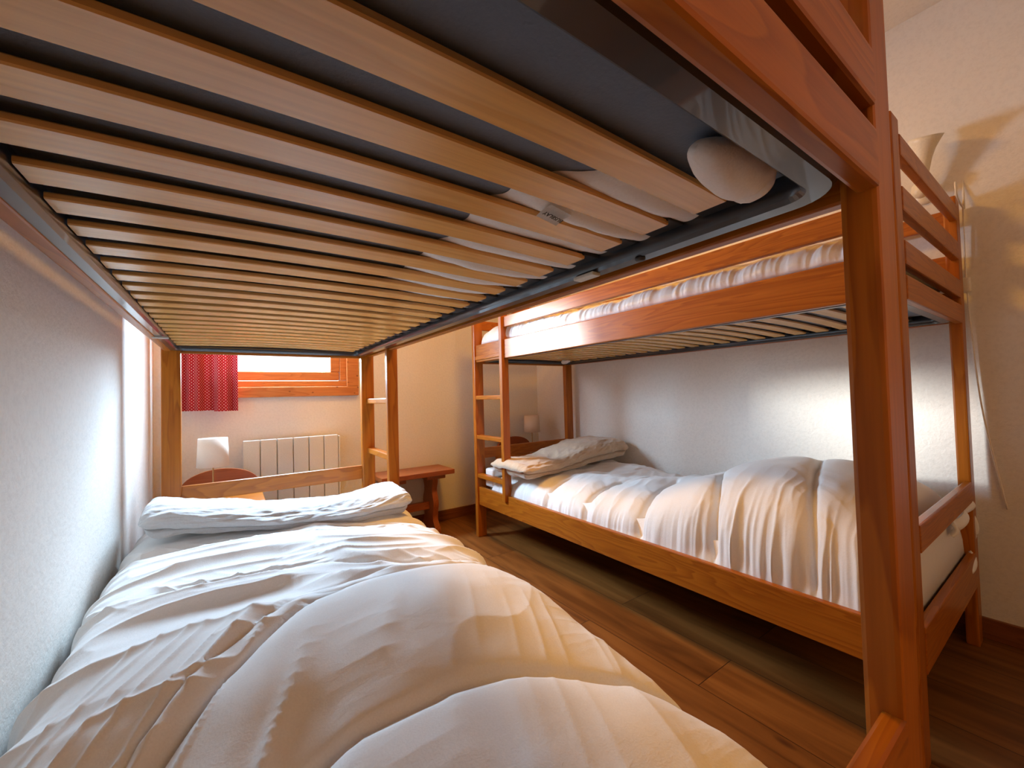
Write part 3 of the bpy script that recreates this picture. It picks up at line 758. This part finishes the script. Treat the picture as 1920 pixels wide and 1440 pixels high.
# ------------------------------------------------------------------ nightstands with arched backs, lamps
def nightstand(cx, yf, label, w_=.335, d=.30, ztop=.432, arch=.115):
    t = thing('nightstand', label, 'nightstand', (cx, yf + d / 2, 0), 'nightstands by the far wall')
    hw, hd = w_ / 2, d / 2
    obj('top', B(-hw, hw, -hd, hd, ztop - .026, ztop, .005), W['x'], t)
    pts = [(-hw + .004, ztop - .03), (hw - .004, ztop - .03)] + [((hw - .004) * math.cos(a), ztop + .008 + arch * math.sin(a) ** .8) for a in [math.pi * k / 24 for k in range(25)]]
    obj('backboard', prism(pts, 'y', hd - .02, hd + .002, .003), DARKW['x'], t)
    for s in (-1, 1): obj('side_panel', B(s * (hw - .03), s * (hw - .052), -hd + .02, hd - .02, 0, ztop - .026, .003), DARKW['z'], t)
    dr = obj('drawer', B(-hw + .054, hw - .054, -hd + .022, hd - .03, ztop - .13, ztop - .032, .003), DARKW['x'], t)
    obj('drawer_knob', lathe(bmesh.new(), [(.005, 0), (.012, .006), (.011, .014), (.004, .018)], 14, (0, -hd + .022, ztop - .08), Matrix.Rotation(math.radians(90), 3, 'X')), BRASS, dr, True)
    obj('shelf', B(-hw + .052, hw - .052, -hd + .03, hd - .03, .12, .138, .002), DARKW['x'], t)
    return t
nightstand(-.030, 2.165, 'small pine nightstand with arched back beside the left bunk')
nightstand(1.815, 2.305, 'small pine nightstand with arched back beside the right bunk')
def lamp(x, y, z, label, hh=.128, r1=.056, r2=.062, stem=.155):
    t = thing('table_lamp', label, 'lamp', (x, y, z), 'table lamps on the nightstands')
    obj('base', lathe(bmesh.new(), [(.045, 0), (.045, .006), (.040, .010), (.006, .013)], 28), BRASS, t, True)
    obj('stem', tube(bmesh.new(), [(0, 0, .01), (0, 0, stem + .03)], .0032, 10), BRASS, t, True)
    bm = lathe(bmesh.new(), [(r2, stem), (r1, stem + hh), (r1 - .002, stem + hh), (r2 - .002, stem), (r2, stem)], 40, caps=False)
    bmesh.ops.remove_doubles(bm, verts=bm.verts[:], dist=1e-5)
    obj('lamp_shade', bm, SHADE, t, True)
    obj('bulb', lathe(bmesh.new(), [(.008, stem + .01), (.022, stem + .045), (.018, stem + .07), (.004, stem + .08)], 16), CERAM, t, True)
    return t
lamp(-.058, 2.325, .432, 'small table lamp with pale cylinder shade on the left nightstand')
lamp(1.925, 2.50, .432, 'small table lamp with pale cylinder shade in the right far corner', r1=.058, r2=.063)

# ------------------------------------------------------------------ bench
bt = thing('bench', 'small reddish wooden bench with scalloped legs against the far wall', 'bench', (.985, 2.55, 0))
obj('seat', B(-.245, .232, -.128, .122, .372, .402, .004), DARKW['x'], bt)
for xs_ in (-.15, .115):
    out = []
    zs_ = [0, .03, .05, .09, .14, .18, .22, .25, .28, .31, .345]
    ws_ = [.115, .115, .09, .062, .075, .088, .080, .062, .058, .075, .080]
    zf = np.linspace(0, .345, 40); wf = np.interp(zf, zs_, ws_)
    wf = np.convolve(np.pad(wf, 2, 'edge'), np.ones(5) / 5, 'valid')
    pts = [(wv, z) for z, wv in zip(zf, wf)] + [(-wv, z) for z, wv in zip(zf[::-1], wf[::-1])]
    obj('leg', prism(pts, 'x', xs_ - .018, xs_ + .018, .003), DARKW['z'], bt)
    obj('cleat', B(xs_ - .065, xs_ + .065, -.098, .098, .345, .373, .006), DARKW['y'], bt)
obj('stretcher', B(-.135, .10, -.012, .012, .14, .19, .003), DARKW['x'], bt)

# ------------------------------------------------------------------ wall uplighter above the right bunk's foot, and the switch cord
wl = thing('wall_lamp', 'cream bell-shaped uplighter on the right wall above the foot of the right bunk', 'lamp', (2.136, .335, 1.60))
tilt = Matrix.Rotation(math.radians(-16), 3, 'Y') @ Matrix.Rotation(math.radians(10), 3, 'X')
prof = [(.012, -.02), (.018, 0), (.021, .03), (.024, .07), (.030, .10), (.040, .125), (.047, .140)]
pin = [(r - .003, z) for r, z in prof[::-1]]
bm = lathe(bmesh.new(), prof + pin, 36, (-.062, 0, .02), tilt)
obj('lamp_shade', bm, CERAM, wl, True)
obj('wall_plate', lathe(bmesh.new(), [(.034, 0), (.034, .008), (.028, .016), (.008, .02)], 28, (0, 0, -.02), Matrix.Rotation(math.radians(-90), 3, 'Y')), CERAM, wl, True)
obj('lamp_body', lathe(bmesh.new(), [(.006, -.055), (.020, -.048), (.026, -.030), (.024, -.01), (.013, .005)], 28, (-.062, 0, .01)), CERAM, wl, True)
obj('arm', tube(bmesh.new(), [(0, 0, -.02), (-.03, 0, -.025), (-.062, 0, -.02)], .006, 10), BRASS, wl, True)
cd = thing('light_cord', 'white cord with an inline switch hanging on the right wall beside the bunk', 'cord', (2.125, .243, 1.22))
cp = []
pts = [(2.055, .252, 1.495), (2.045, .246, 1.535), (2.02, .242, 1.553), (1.985, .240, 1.548), (1.972, .238, 1.520), (1.99, .238, 1.495), (2.05, .236, 1.480), (2.10, .238, 1.490), (2.121, .241, 1.470), (2.124, .243, 1.40), (2.125, .2435, 1.30), (2.125, .243, 1.22), (2.127, .240, 1.10), (2.128, .236, .98), (2.129, .231, .88), (2.129, .222, .76), (2.129, .208, .65), (2.129, .194, .55), (2.129, .181, .452)]
for a, b_ in zip(pts, pts[1:]):
    for k in range(4): cp.append(tuple(a[i] + (b_[i] - a[i]) * k / 4 - (2.125, .243, 1.22)[i] for i in range(3)))
cp.append(tuple(pts[-1][i] - (2.125, .243, 1.22)[i] for i in range(3)))
sm = np.array(cp)
for _ in range(4): sm[1:-1] = (sm[:-2] + 2 * sm[1:-1] + sm[2:]) / 4
obj('cable', tube(bmesh.new(), [tuple(p) for p in sm], .0025, 8), WHITEP, cd, True)
obj('cable_tie', tube(bmesh.new(), [(-.012, -.005, .265), (.004, -.004, .33), (.012, -.004, .375)], [.0035, .003, .001], 8), WHITEP, cd, True)
obj('inline_switch', B(-.010, .010, -.011, .011, -.026, .026, .006, 3), WHITEP, cd, True)
